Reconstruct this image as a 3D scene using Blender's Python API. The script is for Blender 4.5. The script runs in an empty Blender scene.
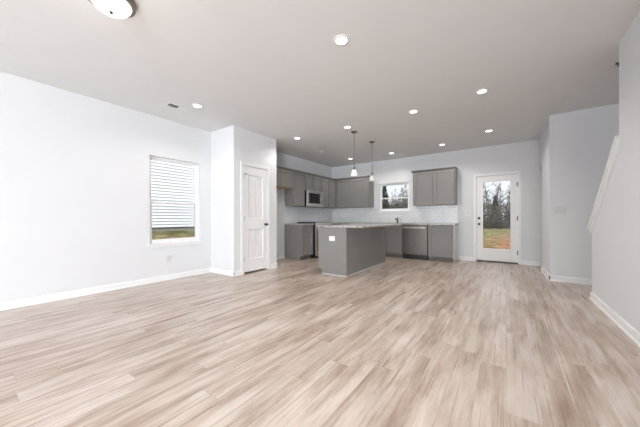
import bpy, bmesh, math, random
from mathutils import Vector, Matrix

PI = math.pi
S = bpy.context.scene
COL = S.collection

# ------------------------------------------------------------------ camera
cam_d = bpy.data.cameras.new('camera'); cam = bpy.data.objects.new('camera', cam_d); COL.objects.link(cam)
cam_d.sensor_width = 36.0; cam_d.sensor_fit = 'HORIZONTAL'
cam_d.lens = 265.05 / 640 * 36
cam_d.shift_y = 4.98 / 640
cam_d.clip_start = 0.02; cam_d.clip_end = 400
cam.matrix_world = (Matrix.Translation((0, 0, 1.0415)) @ Matrix.Rotation(0.6122, 4, 'Z')
                    @ Matrix.Rotation(PI / 2, 4, 'X') @ Matrix.Rotation(-0.0032, 4, 'Z'))
S.camera = cam

# ------------------------------------------------------------------ exposure
S.view_settings.view_transform = 'Standard'
S.view_settings.look = 'None'
S.view_settings.exposure = 0.05
S.view_settings.gamma = 1.0
S.view_settings.use_curve_mapping = False

# ------------------------------------------------------------------ world: overcast white sky
W = bpy.data.worlds.new('overcast_sky'); S.world = W; W.use_nodes = True
nt = W.node_tree; nt.nodes.clear()
wo = nt.nodes.new('ShaderNodeOutputWorld'); bg = nt.nodes.new('ShaderNodeBackground')
tc = nt.nodes.new('ShaderNodeTexCoord'); sep = nt.nodes.new('ShaderNodeSeparateXYZ')
rmp = nt.nodes.new('ShaderNodeValToRGB')
rmp.color_ramp.elements[0].position = 0.0; rmp.color_ramp.elements[0].color = (0.88, 0.94, 1.0, 1)
rmp.color_ramp.elements[1].position = 0.25; rmp.color_ramp.elements[1].color = (0.95, 0.98, 1.0, 1)
nt.links.new(tc.outputs['Generated'], sep.inputs[0]); nt.links.new(sep.outputs['Z'], rmp.inputs[0])
nt.links.new(rmp.outputs[0], bg.inputs['Color']); bg.inputs['Strength'].default_value = 1.1
nt.links.new(bg.outputs[0], wo.inputs[0])

# ------------------------------------------------------------------ daylight
def area(name, loc, rot, sx, sy, power, color=(1, 1, 1), spread=PI):
    d = bpy.data.lights.new(name, 'AREA'); d.shape = 'RECTANGLE'; d.size = sx; d.size_y = sy
    d.energy = power; d.color = color; d.spread = spread
    o = bpy.data.objects.new(name, d); COL.objects.link(o); o.location = loc; o.rotation_euler = rot
    return o
# two soft fill lights added behind the camera, set in invented window openings
area('added_rear_fill', (1.85, -4.46, 1.45), (PI / 2 + 0.14, 0, 0), 1.9, 2.1, 425, (0.93, 0.97, 1.0))
area('added_rear_fill', (-2.9, -4.46, 1.45), (PI / 2 + 0.14, 0, 0), 2.9, 2.1, 125, (0.93, 0.97, 1.0))
# weak hazy sun on the yard (the house shades its own windows)
sd = bpy.data.lights.new('hazy_sun', 'SUN'); sd.energy = 3.0; sd.angle = 0.5; sd.color = (1, 0.97, 0.93)
so = bpy.data.objects.new('hazy_sun', sd); COL.objects.link(so); so.rotation_euler = (0, math.radians(38), 0)
DOWNLIGHT_W = 8.5
FLUSH_W = 1.5

# ------------------------------------------------------------------ materials
class NT:
    def __init__(s, name):
        s.m = bpy.data.materials.new(name); s.m.use_nodes = True; s.t = s.m.node_tree
        s.b = s.t.nodes['Principled BSDF']; s.out = s.t.nodes['Material Output']
    def n(s, typ, **kw):
        nd = s.t.nodes.new(typ)
        for k, v in kw.items(): setattr(nd, k, v)
        return nd
    def l(s, a, b): s.t.links.new(a, b)
    def math(s, op, a, b=None, c=None):
        nd = s.n('ShaderNodeMath', operation=op)
        for i, v in enumerate((a, b, c)):
            if v is None: continue
            if isinstance(v, (int, float)): nd.inputs[i].default_value = v
            else: s.l(v, nd.inputs[i])
        return nd.outputs[0]
    def ramp(s, fac, stops):
        nd = s.n('ShaderNodeValToRGB'); cr = nd.color_ramp
        while len(cr.elements) < len(stops): cr.elements.new(0.5)
        for e, (p, c) in zip(cr.elements, stops):
            e.position = p; e.color = (*c, 1)
        s.l(fac, nd.inputs[0]); return nd.outputs[0]
    def mix(s, fac, a, b, mode='MIX'):
        nd = s.n('ShaderNodeMix', data_type='RGBA', blend_type=mode)
        for i, v in ((0, fac), (6, a), (7, b)):
            if isinstance(v, (int, float)): nd.inputs[i].default_value = v
            elif isinstance(v, tuple): nd.inputs[i].default_value = (*v, 1)
            else: s.l(v, nd.inputs[i])
        return nd.outputs[2]
    def noise(s, vec, scale, detail=3, rough=0.5):
        nd = s.n('ShaderNodeTexNoise'); nd.inputs['Scale'].default_value = scale
        nd.inputs['Detail'].default_value = detail; nd.inputs['Roughness'].default_value = rough
        if vec is not None: s.l(vec, nd.inputs['Vector'])
        return nd.outputs[0]
    def pos(s):
        return s.n('ShaderNodeNewGeometry').outputs['Position']
    def obj(s):
        return s.n('ShaderNodeTexCoord').outputs['Object']
    def scaled(s, vec, sc):
        nd = s.n('ShaderNodeMapping'); nd.inputs['Scale'].default_value = sc; s.l(vec, nd.inputs['Vector']); return nd.outputs[0]
    def bump(s, h, strength=0.1, dist=0.01):
        nd = s.n('ShaderNodeBump'); nd.inputs['Strength'].default_value = strength; nd.inputs['Distance'].default_value = dist
        s.l(h, nd.inputs['Height']); s.l(nd.outputs[0], s.b.inputs['Normal'])

def mat(name, col, rough=0.5, metal=0.0, var=0.0, vscale=20, bump=0.0, spec=0.5):
    q = NT(name); b = q.b
    b.inputs['Roughness'].default_value = rough; b.inputs['Metallic'].default_value = metal
    b.inputs['Specular IOR Level'].default_value = spec
    b.inputs['Base Color'].default_value = (*col, 1)
    if var or bump:
        f = q.noise(q.obj(), vscale, 3)
        if var:
            lo = tuple(c * (1 - var) for c in col); hi = tuple(min(1, c * (1 + var)) for c in col)
            q.l(q.ramp(f, [(0.3, lo), (0.7, hi)]), b.inputs['Base Color'])
        if bump: q.bump(f, bump, 0.002)
    return q.m

M = {}
M['wall'] = mat('white_wall_paint', (0.74, 0.755, 0.78), 0.65, var=0.006, vscale=3, bump=0.05, spec=0.3)
M['ceiling'] = mat('white_ceiling_paint', (0.785, 0.79, 0.795), 0.9, var=0.01, vscale=4, bump=0.05, spec=0.1)
M['trim'] = mat('white_semi_gloss_trim', (0.84, 0.85, 0.86), 0.35, var=0.005, vscale=5)
M['vinyl'] = mat('white_vinyl', (0.86, 0.87, 0.88), 0.35, var=0.005, vscale=5)
M['door'] = mat('white_door_paint', (0.84, 0.84, 0.85), 0.4, var=0.005, vscale=5)
M['cab'] = mat('warm_grey_cabinet_paint', (0.222, 0.212, 0.205), 0.38, var=0.02, vscale=6)
M['cabend_lit'] = mat('door_lit_grey_panel', (0.74, 0.74, 0.74), 0.4, var=0.02, vscale=6)  # cabinet side coloured paler, light from the glazed door painted in
M['shoe'] = mat('light_grey_shoe_paint', (0.46, 0.46, 0.455), 0.4, var=0.02, vscale=6)
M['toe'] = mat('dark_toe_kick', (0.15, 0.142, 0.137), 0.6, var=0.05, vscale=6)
M['raw'] = mat('raw_plywood', (0.52, 0.36, 0.20), 0.6, var=0.1, vscale=9)
M['black'] = mat('black_plastic', (0.012, 0.012, 0.013), 0.35, var=0.1, vscale=12)
M['blackglass'] = mat('black_glass', (0.01, 0.01, 0.012), 0.06, var=0.05, vscale=3)
M['bronze'] = mat('dark_bronze_metal', (0.06, 0.052, 0.047), 0.4, metal=0.6, var=0.1, vscale=30)
M['nickel'] = mat('brushed_nickel', (0.28, 0.25, 0.22), 0.32, metal=1.0, var=0.04, vscale=40)
M['hinge'] = mat('satin_grey_hinge', (0.075, 0.075, 0.08), 0.45, metal=0.2, var=0.05, vscale=40)
M['plate'] = mat('white_plastic_plate', (0.84, 0.84, 0.84), 0.35, var=0.01, vscale=10)
M['gplate'] = mat('pale_grey_plastic_plate', (0.68, 0.68, 0.70), 0.35, var=0.01, vscale=10)
M['slot'] = mat('dark_socket_slot', (0.12, 0.12, 0.12), 0.5, var=0.02, vscale=10)
M['duct'] = mat('dark_duct', (0.03, 0.03, 0.03), 0.8, var=0.05, vscale=10)
M['threshold'] = mat('aluminium_threshold', (0.07, 0.065, 0.06), 0.5, metal=0.3, var=0.05, vscale=20)
M['concrete'] = mat('grey_foundation', (0.30, 0.30, 0.29), 0.9, var=0.15, vscale=8)
M['siding'] = mat('white_vinyl_siding', (0.82, 0.86, 0.92), 0.5, var=0.01, vscale=3)
M['bark'] = mat('grey_brown_bark', (0.085, 0.072, 0.062), 0.9, var=0.35, vscale=3)
M['twig'] = mat('brown_twigs', (0.10, 0.082, 0.068), 0.9, var=0.35, vscale=2)
M['needles'] = mat('dark_green_needles', (0.04, 0.056, 0.03), 0.85, var=0.4, vscale=3)
M['brush'] = mat('brown_green_brush', (0.115, 0.094, 0.070), 0.95, var=0.45, vscale=2)
M['shingle'] = mat('grey_shingle', (0.12, 0.12, 0.12), 0.9, var=0.2, vscale=10)

def stainless(name, lo, hi):
    q = NT(name); b = q.b
    b.inputs['Metallic'].default_value = 1.0
    f = q.noise(q.scaled(q.obj(), (60, 60, 1.2)), 4, 4)
    q.l(q.ramp(f, [(0.25, lo), (0.75, hi)]), b.inputs['Base Color'])
    b.inputs['Roughness'].default_value = 0.36
    return q.m
M['steel'] = stainless('brushed_stainless_steel', (0.24, 0.225, 0.21), (0.38, 0.36, 0.34))
M['dark_steel'] = stainless('smoky_stainless_steel', (0.10, 0.09, 0.081), (0.20, 0.184, 0.17))
M['bright_steel'] = stainless('bright_stainless_steel', (0.60, 0.58, 0.56), (0.78, 0.76, 0.74))

def glass():
    q = NT('clear_window_glass'); q.t.nodes.remove(q.b)
    tr = q.n('ShaderNodeBsdfTransparent'); tr.inputs[0].default_value = (0.975, 0.985, 0.99, 1)
    gl = q.n('ShaderNodeBsdfGlossy'); gl.inputs['Roughness'].default_value = 0.02
    fr = q.n('ShaderNodeFresnel'); fr.inputs[0].default_value = 1.45
    mx = q.n('ShaderNodeMixShader'); q.l(fr.outputs[0], mx.inputs[0]); q.l(tr.outputs[0], mx.inputs[1]); q.l(gl.outputs[0], mx.inputs[2])
    q.l(mx.outputs[0], q.out.inputs[0]); return q.m
M['glass'] = glass()

def screen():
    q = NT('insect_screen_mesh'); q.t.nodes.remove(q.b)
    tr = q.n('ShaderNodeBsdfTransparent'); df = q.n('ShaderNodeBsdfDiffuse'); df.inputs[0].default_value = (0.10, 0.10, 0.11, 1)
    mx = q.n('ShaderNodeMixShader'); mx.inputs[0].default_value = 0.06
    q.l(tr.outputs[0], mx.inputs[1]); q.l(df.outputs[0], mx.inputs[2]); q.l(mx.outputs[0], q.out.inputs[0]); return q.m
M['screen'] = screen()

def frosted(name, emit, col=(0.9, 0.88, 0.85)):
    q = NT(name); b = q.b
    f = q.noise(q.obj(), 14, 3)
    q.l(q.ramp(f, [(0.3, tuple(c * 0.96 for c in col)), (0.7, col)]), b.inputs['Base Color'])
    b.inputs['Roughness'].default_value = 0.25
    b.inputs['Emission Color'].default_value = (1.0, 0.95, 0.88, 1); b.inputs['Emission Strength'].default_value = emit
    return q.m
M['pendant_glass'] = frosted('frosted_white_pendant_glass', 0.03, (0.78, 0.77, 0.75))
M['dome_glass'] = frosted('lit_alabaster_dome', 1.1)

def lit(name, col, e):
    q = NT(name); q.b.inputs['Base Color'].default_value = (*col, 1)
    q.b.inputs['Emission Color'].default_value = (*col, 1); q.b.inputs['Emission Strength'].default_value = e; return q.m
M['lens'] = lit('lit_led_lens', (1.0, 0.97, 0.92), 4.5)

def plank_floor():
    q = NT('greige_oak_plank_floor'); b = q.b
    p = q.n('ShaderNodeSeparateXYZ'); q.l(q.pos(), p.inputs[0])
    X, Y = p.outputs['X'], p.outputs['Y']
    wpl, lpl = 0.152, 1.22
    xr = q.math('DIVIDE', X, wpl); row = q.math('FLOOR', xr); fx = q.math('FRACT', xr)
    wn = q.n('ShaderNodeTexWhiteNoise', noise_dimensions='1D'); q.l(row, wn.inputs['W'])
    yr = q.math('ADD', q.math('DIVIDE', Y, lpl), wn.outputs['Value']); colm = q.math('FLOOR', yr); fy = q.math('FRACT', yr)
    idv = q.n('ShaderNodeCombineXYZ'); q.l(row, idv.inputs[0]); q.l(colm, idv.inputs[1])
    w2 = q.n('ShaderNodeTexWhiteNoise', noise_dimensions='2D'); q.l(idv.outputs[0], w2.inputs['Vector'])
    rid = w2.outputs['Value']
    # grain coordinates, stretched along the plank and shifted per plank
    gv = q.n('ShaderNodeCombineXYZ'); q.l(X, gv.inputs[0]); q.l(q.math('MULTIPLY', Y, 0.15), gv.inputs[1]); q.l(q.math('MULTIPLY', rid, 37.0), gv.inputs[2])
    g1 = q.noise(gv.outputs[0], 9.5, 7, 0.66)
    gv2 = q.n('ShaderNodeCombineXYZ'); q.l(X, gv2.inputs[0]); q.l(q.math('MULTIPLY', Y, 0.018), gv2.inputs[1]); q.l(q.math('MULTIPLY', rid, 91.0), gv2.inputs[2])
    g2 = q.noise(gv2.outputs[0], 55, 4, 0.6)
    gv3 = q.n('ShaderNodeCombineXYZ'); q.l(X, gv3.inputs[0]); q.l(q.math('MULTIPLY', Y, 0.30), gv3.inputs[1]); q.l(q.math('MULTIPLY', rid, 53.0), gv3.inputs[2])
    g3 = q.noise(gv3.outputs[0], 13, 2, 0.5)
    base = q.ramp(g1, [(0.28, FLOOR_LO), (0.44, FLOOR_MID), (0.60, FLOOR_HI)])
    fine = q.ramp(g2, [(0.34, (0.80, 0.75, 0.71)), (0.56, (1, 1, 1))])
    c = q.mix(0.65, base, fine, 'MULTIPLY')
    tone = q.ramp(rid, [(0.0, (0.90, 0.87, 0.84)), (0.5, (0.99, 0.98, 0.97)), (1.0, (1.06, 1.06, 1.06))])
    c = q.mix(1.0, c, tone, 'MULTIPLY')
    knot = q.ramp(g3, [(0.72, (1, 1, 1)), (0.79, (0.50, 0.42, 0.36))])
    c = q.mix(0.8, c, knot, 'MULTIPLY')
    ex = q.math('MINIMUM', fx, q.math('SUBTRACT', 1.0, fx)); ey = q.math('MINIMUM', fy, q.math('SUBTRACT', 1.0, fy))
    sx = q.math('LESS_THAN', ex, 0.011); sy = q.math('LESS_THAN', ey, 0.0016)
    seam = q.math('MAXIMUM', sx, sy)
    c = q.mix(q.math('MULTIPLY', seam, 0.30), c, (0.16, 0.12, 0.095))
    q.l(c, b.inputs['Base Color'])
    rr = q.math('ADD', q.math('MULTIPLY', g2, 0.14), 0.22)
    q.l(rr, b.inputs['Roughness']); b.inputs['Specular IOR Level'].default_value = 0.75
    q.bump(q.math('SUBTRACT', q.math('MULTIPLY', g2, 0.4), seam), 0.06, 0.002)
    return q.m
FLOOR_LO, FLOOR_MID, FLOOR_HI = (0.27, 0.186, 0.14), (0.43, 0.34, 0.282), (0.59, 0.52, 0.475)
M['floor'] = plank_floor()

def tile(axis):
    q = NT('white_subway_tile_' + axis); b = q.b
    p = q.n('ShaderNodeSeparateXYZ'); q.l(q.pos(), p.inputs[0])
    v = q.n('ShaderNodeCombineXYZ'); q.l(p.outputs['X' if axis == 'x' else 'Y'], v.inputs[0]); q.l(p.outputs['Z'], v.inputs[1])
    br = q.n('ShaderNodeTexBrick'); q.l(v.outputs[0], br.inputs['Vector'])
    br.inputs['Scale'].default_value = 1.0; br.inputs['Brick Width'].default_value = 0.1525; br.inputs['Row Height'].default_value = 0.0765
    br.inputs['Mortar Size'].default_value = 0.0022; br.inputs['Mortar Smooth'].default_value = 0.1
    br.inputs['Color1'].default_value = (0.76, 0.78, 0.81, 1); br.inputs['Color2'].default_value = (0.70, 0.72, 0.75, 1)
    br.inputs['Mortar'].default_value = (0.50, 0.50, 0.50, 1)
    q.l(br.outputs['Color'], b.inputs['Base Color']); b.inputs['Roughness'].default_value = 0.14
    q.bump(q.math('SUBTRACT', 1.0, br.outputs['Fac']), 0.3, 0.003)
    return q.m
M['tile_x'] = tile('x'); M['tile_y'] = tile('y')

def granite():
    q = NT('speckled_grey_granite'); b = q.b
    v = q.pos()
    vo = q.n('ShaderNodeTexVoronoi'); vo.inputs['Scale'].default_value = 95; q.l(v, vo.inputs['Vector'])
    sp = q.n('ShaderNodeSeparateXYZ'); q.l(vo.outputs['Color'], sp.inputs[0])
    c = q.ramp(sp.outputs[0], [(0.0, (0.07, 0.065, 0.06)), (0.3, (0.36, 0.34, 0.32)), (0.6, (0.53, 0.51, 0.485)), (1.0, (0.70, 0.68, 0.66))])
    n1 = q.noise(v, 11, 4)
    c = q.mix(0.5, c, q.ramp(n1, [(0.35, (0.55, 0.52, 0.49)), (0.65, (1, 1, 1))]), 'MULTIPLY')
    q.l(c, b.inputs['Base Color']); b.inputs['Roughness'].default_value = 0.12
    return q.m
M['granite'] = granite()

def ground_mat():
    q = NT('yard_grass_and_red_clay'); b = q.b
    v = q.pos(); p = q.n('ShaderNodeSeparateXYZ'); q.l(v, p.inputs[0])
    n1 = q.noise(v, 1.3, 5, 0.7); n2 = q.noise(v, 2.6, 5, 0.7); n3 = q.noise(v, 24, 3, 0.6)
    grass = q.ramp(n2, [(0.30, (0.045, 0.055, 0.02)), (0.5, (0.19, 0.18, 0.075)), (0.66, (0.42, 0.36, 0.21))])
    clay = q.ramp(n2, [(0.30, (0.13, 0.055, 0.028)), (0.5, (0.33, 0.14, 0.07)), (0.7, (0.50, 0.33, 0.21))])
    # bare clay lies in the strip behind the house, thicker towards the kitchen-door side
    ramp_y = q.math('MULTIPLY', q.math('SUBTRACT', 21.0, p.outputs['Y']), 0.075)
    ramp_x = q.math('MULTIPLY', q.math('ADD', p.outputs['X'], 0.45), 0.5)
    m = q.math('ADD', q.math('ADD', q.math('MULTIPLY', q.math('SUBTRACT', n1, 0.47), 4.0), ramp_y), ramp_x)
    m = q.math('MINIMUM', q.math('MAXIMUM', m, 0.0), 1.0)
    far = q.math('GREATER_THAN', p.outputs['Y'], 7.0)
    m = q.math('MULTIPLY', m, far)
    # the worn clay strip beside the house, between it and the neighbour
    side = q.math('MULTIPLY', q.math('GREATER_THAN', p.outputs['X'], -8.25), q.math('SUBTRACT', 1.0, far))
    side = q.math('MULTIPLY', side, 0.8)
    m = q.math('MAXIMUM', m, side)
    c = q.mix(m, grass, clay)
    c = q.mix(0.5, c, q.ramp(n3, [(0.3, (0.6, 0.6, 0.6)), (0.65, (1, 1, 1))]), 'MULTIPLY')
    q.l(c, b.inputs['Base Color']); b.inputs['Roughness'].default_value = 0.95; b.inputs['Specular IOR Level'].default_value = 0.1
    q.bump(n3, 0.6, 0.05)
    return q.m
M['ground'] = ground_mat()

# ------------------------------------------------------------------ mesh helpers
class MB:
    def __init__(s): s.bm = bmesh.new()
    def box(s, x0, x1, y0, y1, z0, z1, bev=0.0):
        r = bmesh.ops.create_cube(s.bm, size=1.0)
        vs = r['verts']
        for v in vs:
            v.co = Vector((x0 if v.co.x < 0 else x1, y0 if v.co.y < 0 else y1, z0 if v.co.z < 0 else z1))
        if bev > 0:
            es = list({e for v in vs for e in v.link_edges})
            bmesh.ops.bevel(s.bm, geom=es, offset=bev, segments=2, affect='EDGES', profile=0.7)
        return s
    def prism(s, pts, axis, a0, a1):
        """closed outline pts (2D) extruded along axis from a0 to a1; the 2D coordinates are the two other axes in order"""
        def mk(p, a):
            if axis == 'x': return (a, p[0], p[1])
            if axis == 'y': return (p[0], a, p[1])
            return (p[0], p[1], a)
        A = [s.bm.verts.new(mk(p, a0)) for p in pts]; B = [s.bm.verts.new(mk(p, a1)) for p in pts]
        n = len(pts)
        s.bm.faces.new(A); s.bm.faces.new(list(reversed(B)))
        for i in range(n): s.bm.faces.new((A[i], B[i], B[(i + 1) % n], A[(i + 1) % n]))
        return s
    def lathe(s, prof, c=(0, 0, 0), seg=32, axis='z'):
        """profile of (radius, height) turned round an axis through c"""
        rings = []
        for r, h in prof:
            if r < 1e-6:
                rings.append([s.bm.verts.new(s._ax(0, 0, h, axis, c))])
            else:
                rings.append([s.bm.verts.new(s._ax(r * math.cos(2 * PI * i / seg), r * math.sin(2 * PI * i / seg), h, axis, c)) for i in range(seg)])
        for a, b in zip(rings, rings[1:]):
            for i in range(seg):
                j = (i + 1) % seg
                if len(a) == 1 and len(b) == 1: continue
                if len(a) == 1: s.bm.faces.new((a[0], b[i], b[j]))
                elif len(b) == 1: s.bm.faces.new((a[i], b[0], a[j]))
                else: s.bm.faces.new((a[i], b[i], b[j], a[j]))
        return s
    @staticmethod
    def _ax(u, v, h, axis, c):
        if axis == 'z': p = (u, v, h)
        elif axis == 'y': p = (u, h, v)
        else: p = (h, u, v)
        return (p[0] + c[0], p[1] + c[1], p[2] + c[2])
    def tube(s, pts, rad, seg=8, cap=True):
        pts = [Vector(p) for p in pts]
        if not isinstance(rad, (list, tuple)): rad = [rad] * len(pts)
        rings = []; up = None
        for i, p in enumerate(pts):
            t = (pts[min(i + 1, len(pts) - 1)] - pts[max(i - 1, 0)])
            if t.length < 1e-9: t = Vector((0, 0, 1))
            t.normalize()
            if up is None:
                up = Vector((0, 0, 1)) if abs(t.z) < 0.9 else Vector((1, 0, 0))
            a = t.cross(up).normalized(); b = t.cross(a).normalized(); up = -b if False else up
            rings.append([s.bm.verts.new(p + (a * math.cos(2 * PI * k / seg) + b * math.sin(2 * PI * k / seg)) * rad[i]) for k in range(seg)])
        for a, b in zip(rings, rings[1:]):
            for k in range(seg): s.bm.faces.new((a[k], a[(k + 1) % seg], b[(k + 1) % seg], b[k]))
        if cap:
            s.bm.faces.new(rings[0]); s.bm.faces.new(list(reversed(rings[-1])))
        return s
    def shaker(s, x0, x1, z0, z1, y, t=0.02, rail=0.058, depth=0.012):
        """recessed-panel door, front at y facing -y"""
        n = s.bm.verts.new
        O = [n((x, y, z)) for x, z in ((x0, z0), (x1, z0), (x1, z1), (x0, z1))]
        B = [n((v.co.x, y + t, v.co.z)) for v in O]
        a0, a1, c0, c1 = x0 + rail, x1 - rail, z0 + rail, z1 - rail
        I = [n((x, y, z)) for x, z in ((a0, c0), (a1, c0), (a1, c1), (a0, c1))]
        e = 0.004
        R = [n((x, y + depth, z)) for x, z in ((a0 + e, c0 + e), (a1 - e, c0 + e), (a1 - e, c1 - e), (a0 + e, c1 - e))]
        for i in range(4):
            j = (i + 1) % 4
            s.bm.faces.new((O[i], O[j], I[j], I[i])); s.bm.faces.new((I[i], I[j], R[j], R[i])); s.bm.faces.new((O[j], O[i], B[i], B[j]))
        s.bm.faces.new(R); s.bm.faces.new(list(reversed(B)))
        return s
    def build(s, name, m, parent=None, loc=None, rot=None, smooth=False):
        bmesh.ops.recalc_face_normals(s.bm, faces=s.bm.faces[:])
        me = bpy.data.meshes.new(name); s.bm.to_mesh(me); s.bm.free()
        me.materials.append(m)
        if smooth:
            for p in me.polygons: p.use_smooth = True
            try: me.set_sharp_from_angle(angle=math.radians(38))
            except Exception: pass
        o = bpy.data.objects.new(name, me); COL.objects.link(o)
        if parent: o.parent = parent
        if loc: o.location = loc
        if rot: o.rotation_euler = rot
        return o

def tag(o, label, cat, group=None, kind=None):
    if label: o['label'] = label
    if cat: o['category'] = cat
    if group: o['group'] = group
    if kind: o['kind'] = kind
    return o
def thing(name, label, cat, loc=(0, 0, 0), rz=0.0, group=None):
    o = bpy.data.objects.new(name, None); COL.objects.link(o); o.empty_display_size = 0.1
    o.location = loc; o.rotation_euler = (0, 0, rz)
    return tag(o, label, cat, group)
def struct(o, label, cat):
    o['kind'] = 'structure'; return tag(o, label, cat)
def copy_tree(o, parent=None):
    c = o.copy(); COL.objects.link(c)
    if parent: c.parent = parent
    for ch in list(o.children): copy_tree(ch, c)
    return c
def relabel(o, label):
    o['label'] = label; return o

# ------------------------------------------------------------------ room dimensions (metres)
H = 2.74
XL, XR, YB, YR = -4.74, 0.899, 7.449, -4.5       # left wall, stair wall, back wall, rear wall
XC, YC0, YC1 = -4.032, 3.03, 4.12                # pantry closet
XJ, YJ, XE = 0.592, 5.788, 2.95                  # hall wall corner, end of the stair hall
T = 0.12

# ------------------------------------------------------------------ room shell
def wall_y(mb, y0, y1, x0, x1, holes, z1=H):
    """wall in the x direction, thickness y0..y1, with holes (xa, xb, za, zb)"""
    x = x0
    for xa, xb, za, zb in sorted(holes):
        if xa > x: mb.box(x, xa, y0, y1, 0, z1)
        if za > 0: mb.box(xa, xb, y0, y1, 0, za)
        if zb < z1: mb.box(xa, xb, y0, y1, zb, z1)
        x = xb
    if x < x1: mb.box(x, x1, y0, y1, 0, z1)
    return mb
def wall_x(mb, x0, x1, y0, y1, holes, z1=H):
    y = y0
    for ya, yb, za, zb in sorted(holes):
        if ya > y: mb.box(x0, x1, y, ya, 0, z1)
        if za > 0: mb.box(x0, x1, ya, yb, 0, za)
        if zb < z1: mb.box(x0, x1, ya, yb, zb, z1)
        y = yb
    if y < y1: mb.box(x0, x1, y, y1, 0, z1)
    return mb

WL = (1.935, 2.80, 0.63, 2.085)        # left window hole (y, y, z, z)
WB = (-3.075, -2.195, 1.25, 2.055)     # kitchen window hole (x, x, z, z)
DB = (-0.605, 0.232, 0.0, 2.055)       # back door hole
DC = (3.235, 3.868, 0.0, 2.06)         # closet door hole

struct(MB().box(XL - T, XE + T, YR - T, YB + T, -0.12, 0.0).build('floor', M['floor']), 'pale greige oak plank floor running to the back door', 'floor')
struct(MB().box(XL - T, XE + T, YR - T, YB + T, H, H + 0.12).build('ceiling', M['ceiling']), 'flat white painted ceiling with recessed lights', 'ceiling')
struct(wall_x(MB(), XL - T, XL, YR, YB, [WL]).build('wall_left', M['wall']), 'white side wall holding the single window', 'wall')
struct(wall_y(MB(), YB, YB + T, XL - T, XE + T, [WB, DB]).build('wall_back', M['wall']), 'white end wall holding the kitchen window and glazed door', 'wall')
pm = MB(); pm.box(XL, XC, YC0, YC0 + 0.11, 0, H)
wall_x(pm, XC - 0.11, XC, YC0 + 0.11, YC1 - 0.11, [DC]); pm.box(XL, XC, YC1 - 0.11, YC1, 0, H)
struct(pm.build('wall_closet', M['wall']), 'white boxed out closet walls around the panelled door', 'wall')
# wall beside the stairs: full height, then a knee wall falling with the stairs
rm = MB()
rm.prism([(-1.5, 0), (4.79, 0), (4.79, 0.925), (3.77, 1.80), (3.77, H), (-1.5, H)], 'x', XR, XR + 0.11)
struct(rm.build('wall_right', M['wall']), 'white stair wall dropping to a sloped knee wall', 'wall')
jm = MB()
jm.box(XJ, XE, YJ, YJ + 0.11, 0, H)
wall_x(jm, XJ, XJ + 0.11, YJ + 0.11, YB, [(6.955, 7.43, 0.0, 2.085)])
struct(jm.build('wall_hall', M['wall']), 'white hall wall corner between the back door and stairs', 'wall')
struct(wall_x(MB(), XE, XE + T, YR, YB, []).build('wall_stair', M['wall']), 'white outer wall of the stair hall', 'wall')
struct(wall_y(MB(), YR - T, YR, XL - T, XE + T, [(-4.4, -1.4, 0.35, 2.55), (0.85, 2.85, 0.35, 2.55)]).build('wall_rear', M['wall']), 'white wall behind the viewer with two added window openings', 'wall')

# baseboards: profile with an eased top and a shoe moulding
BH, BT = 0.088, 0.014
PROF = [(0, 0), (BT + 0.012, 0), (BT + 0.010, 0.014), (BT, 0.02), (BT, BH - 0.014), (BT - 0.006, BH), (0, BH)]
def base_y(mb, y, x0, x1, sgn):      # along x, on a wall at y; room lies towards sgn
    mb.prism([(y + sgn * a, b) for a, b in PROF], 'x', x0, x1)
def base_x(mb, x, y0, y1, sgn):
    mb.prism([(x + sgn * a, b) for a, b in PROF], 'y', y0, y1)
def bb(name, segs, label):
    mb = MB()
    for ax, p, a, b, s in segs: (base_x if ax == 'x' else base_y)(mb, p, a, b, s)
    struct(mb.build(name, M['trim']), label, 'baseboard')
bb('baseboard_left', [('x', XL, YR, YC0, 1)], 'white baseboard along the window wall')
bb('baseboard_closet', [('y', YC0, XL, XC + BT, -1), ('x', XC, YC0 - BT, DC[0] - 0.05, 1), ('x', XC, DC[1] + 0.05, YC1 + BT, 1), ('y', YC1, XL, XC + BT, 1)], 'white baseboard round the closet corner')
bb('baseboard_alcove', [('x', XL, YC1, 5.12, 1)], 'white baseboard in the refrigerator alcove')
bb('baseboard_back', [('y', YB, -0.975, DB[0] - 0.05, -1), ('y', YB, DB[1] + 0.05, XJ, -1)], 'white baseboard beside the glazed back door')
bb('baseboard_hall', [('x', XJ, YJ - BT, 6.955, -1), ('y', YJ, XJ - BT, XE, -1)], 'white baseboard round the hall wall corner')
bb('baseboard_right', [('x', XR, -1.5, 4.79 + BT, -1), ('y', 4.79, XR - BT, XR + 0.11, 1)], 'white baseboard along the stair wall')
# sloped cap on the knee wall
cm = MB()
def cap_outline(off0, off1):
    dy, dz = (3.77 - 4.79), (1.80 - 0.925); L = math.hypot(dy, dz); ny, nz = dz / L, -dy / L   # outward normal (towards +y,+z)
    a = (4.79 + 0.045, 0.925 - 0.045 * dz / -dy); b = (3.77 - 0.02, 1.80 + 0.02 * dz / -dy)
    return [(a[0] + ny * off0, a[1] + nz * off0), (b[0] + ny * off0, b[1] + nz * off0), (b[0] + ny * off1, b[1] + nz * off1), (a[0] + ny * off1, a[1] + nz * off1)]
cm.prism([(y, z) for y, z in cap_outline(0.0, 0.028)], 'x', XR - 0.028, XR + 0.138)
cm.prism([(y, z) for y, z in cap_outline(-0.055, 0.0)], 'x', XR - 0.014, XR)
cm.prism([(y, z) for y, z in cap_outline(-0.075, -0.055)], 'x', XR - 0.007, XR)
struct(cm.build('trim_1', M['trim']), 'white sloped cap on the knee wall of the stairs', 'trim')
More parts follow.
